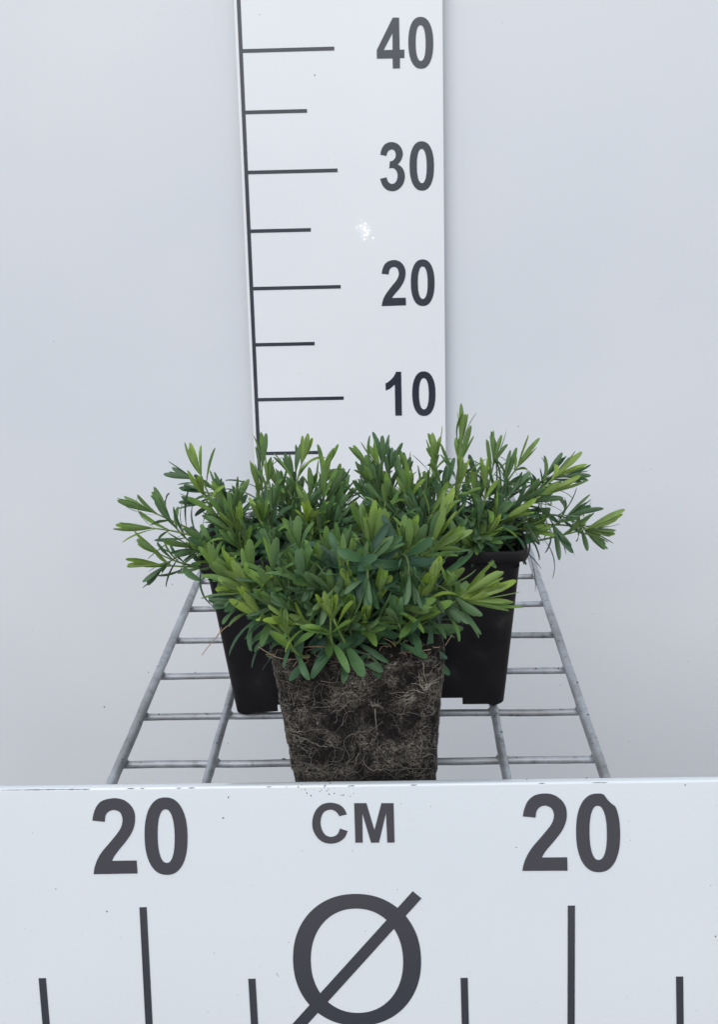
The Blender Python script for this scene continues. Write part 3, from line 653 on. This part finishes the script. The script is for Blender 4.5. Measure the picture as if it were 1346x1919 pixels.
fl = [
 (570, 1015, -.1, 1, .6, -58, .4, 1.8), (691, 948, -.05, 1, .35, -56, .85, 2.0), (672, 940, -.2, 1, .3, -55.5, .6, 1.8), (727, 948, .35, 1, .35, -56, .85, 2.0), (778, 970, .2, 1, .4, -57, .7, 1.7), (752, 972, -.1, 1, .3, -56, .6, 1.7),
 (852, 925, .5, .9, .2, -54, .85, 2.0), (845, 955, .45, .9, .4, -56, .8, 2.0), (828, 1040, .35, 1, .4, -58.5, .9, 2.0), (882, 998, .95, .45, .3, -56, .75, 1.9), (955, 1090, 1, .45, .35, -58, .95, 2.1), (932, 1066, .85, .7, .3, -58, .9, 2.0), (968, 1126, 1, .02, .2, -58, .75, 2.1, .33),
 (725, 1068, .35, 1, .5, -59, .75, 1.8), (640, 1055, -.25, 1, .45, -59, .95, 1.8), (668, 1072, .35, .9, .5, -59, .85, 1.6), (600, 1108, -.45, 1, .5, -60.5, .98, 1.6), (622, 1106, .05, 1, .5, -60.5, .85, 1.5),
 (500, 1158, -1, .25, .5, -60.5, .9, 1.4), (527, 1140, -.2, 1, .5, -60.5, .8, 1.3), (446, 1103, -.6, .75, .4, -59, .95, 1.8), (400, 1098, -1, .2, .3, -58, .8, 1.7), (432, 1040, -.45, .95, .4, -58, .85, 1.9), (384, 1012, -.5, 1, .3, -56.5, .7, 2.0), (398, 1040, -.7, .8, .4, -57.5, .7, 1.8),
 (460, 1008, -.15, 1, .4, -57, .7, 1.9), (512, 1006, .05, 1, .4, -57.5, .6, 1.9), (606, 985, -.1, 1, .3, -56, .55, 1.8), (563, 1022, -.05, 1, .5, -59, .45, 1.8), (648, 985, .1, 1, .2, -56, .4, 1.8), (773, 1055, -.05, 1, .5, -59, .35, 1.9),
 (690, 1140, .1, .5, 1, -61, .9, 1.3), (768, 1135, .0, -1, .5, -60, .3, 1.5), (790, 1145, .35, -1, .3, -59.5, .2, 1.6), (590, 1166, -.5, -.85, .4, -60.5, .4, 1.9), (645, 1160, -.5, -.85, .4, -60, .25, 1.7), (690, 1150, .0, -1, .4, -60.5, .35, 1.6), (625, 1145, -.2, -1, .3, -59.5, .15, 1.6),
 (908, 1166, .8, -.7, .2, -58.5, .4, 1.9), (874, 1170, .8, -.7, .3, -58.5, .2, 1.7), (566, 1140, -.4, -.8, .4, -59.5, .2, 1.5), (455, 1165, -.9, -.4, .3, -59, .25, 1.8), (390, 1132, -1, -.1, .1, -57, .2, 1.7), (425, 1140, -.7, -.5, .4, -58.5, .3, 1.6),
 (808, 1070, .3, 1, .5, -59, .85, 1.8), (860, 1072, .6, .8, .3, -57.5, .7, 1.7), (700, 1010, .3, .9, .5, -58, .45, 1.9), (750, 1010, .8, .6, .4, -58, .35, 1.9), (600, 1065, -.4, .8, .6, -59.5, .5, 1.8), (550, 1070, -.7, .5, .6, -59.5, .4, 1.8), (520, 1060, -.3, .9, .5, -58.5, .5, 1.8),
 (485, 1060, -.5, .9, .4, -58, .6, 1.8), (505, 1115, -.7, .5, .6, -60, .35, 1.6), (750, 1120, .5, .6, .7, -60, .5, 1.7), (720, 1175, .9, .1, .6, -60.5, .5, 1.5), (560, 1130, -.6, .4, .7, -60.3, .4, 1.6), (655, 1110, 0, .8, .7, -60.3, .6, 1.6), (600, 1020, .2, .9, .4, -58, .6, 1.8), (730, 1130, -.3, .7, .7, -60.5, .4, 1.5),
 (820, 1135, 1, .1, .5, -59.5, .6, 1.8), (790, 985, .3, 1, .2, -55, .4, 1.8), (820, 960, .2, 1, .2, -54.5, .5, 1.8), (545, 960, -.2, 1, .2, -55, .5, 1.8), (490, 985, -.4, 1, .2, -55.5, .4, 1.8), (640, 1010, -.1, 1, .4, -58, .7, 1.8), (440, 1075, -.7, .6, .4, -57.5, .6, 1.9), (410, 1085, -.9, .3, .3, -56.5, .5, 1.9), (475, 1100, -.6, .6, .5, -59, .5, 1.8), (430, 1112, -.9, .0, .4, -57.5, .35, 1.8), (470, 1140, -.9, -.1, .4, -58.5, .3, 1.7), (530, 1030, -.3, .9, .4, -57, .5, 1.8), (675, 1030, .1, .9, .4, -58, .5, 1.8)]
lf = plant(fp, (10.3, -54.6, 7.9), fl, dict(n=20, r=(4.9, 4.0, 3.3), keep=lambda T: T.z > 8.9), 57, 2.6, .44)
lf.build(fp)
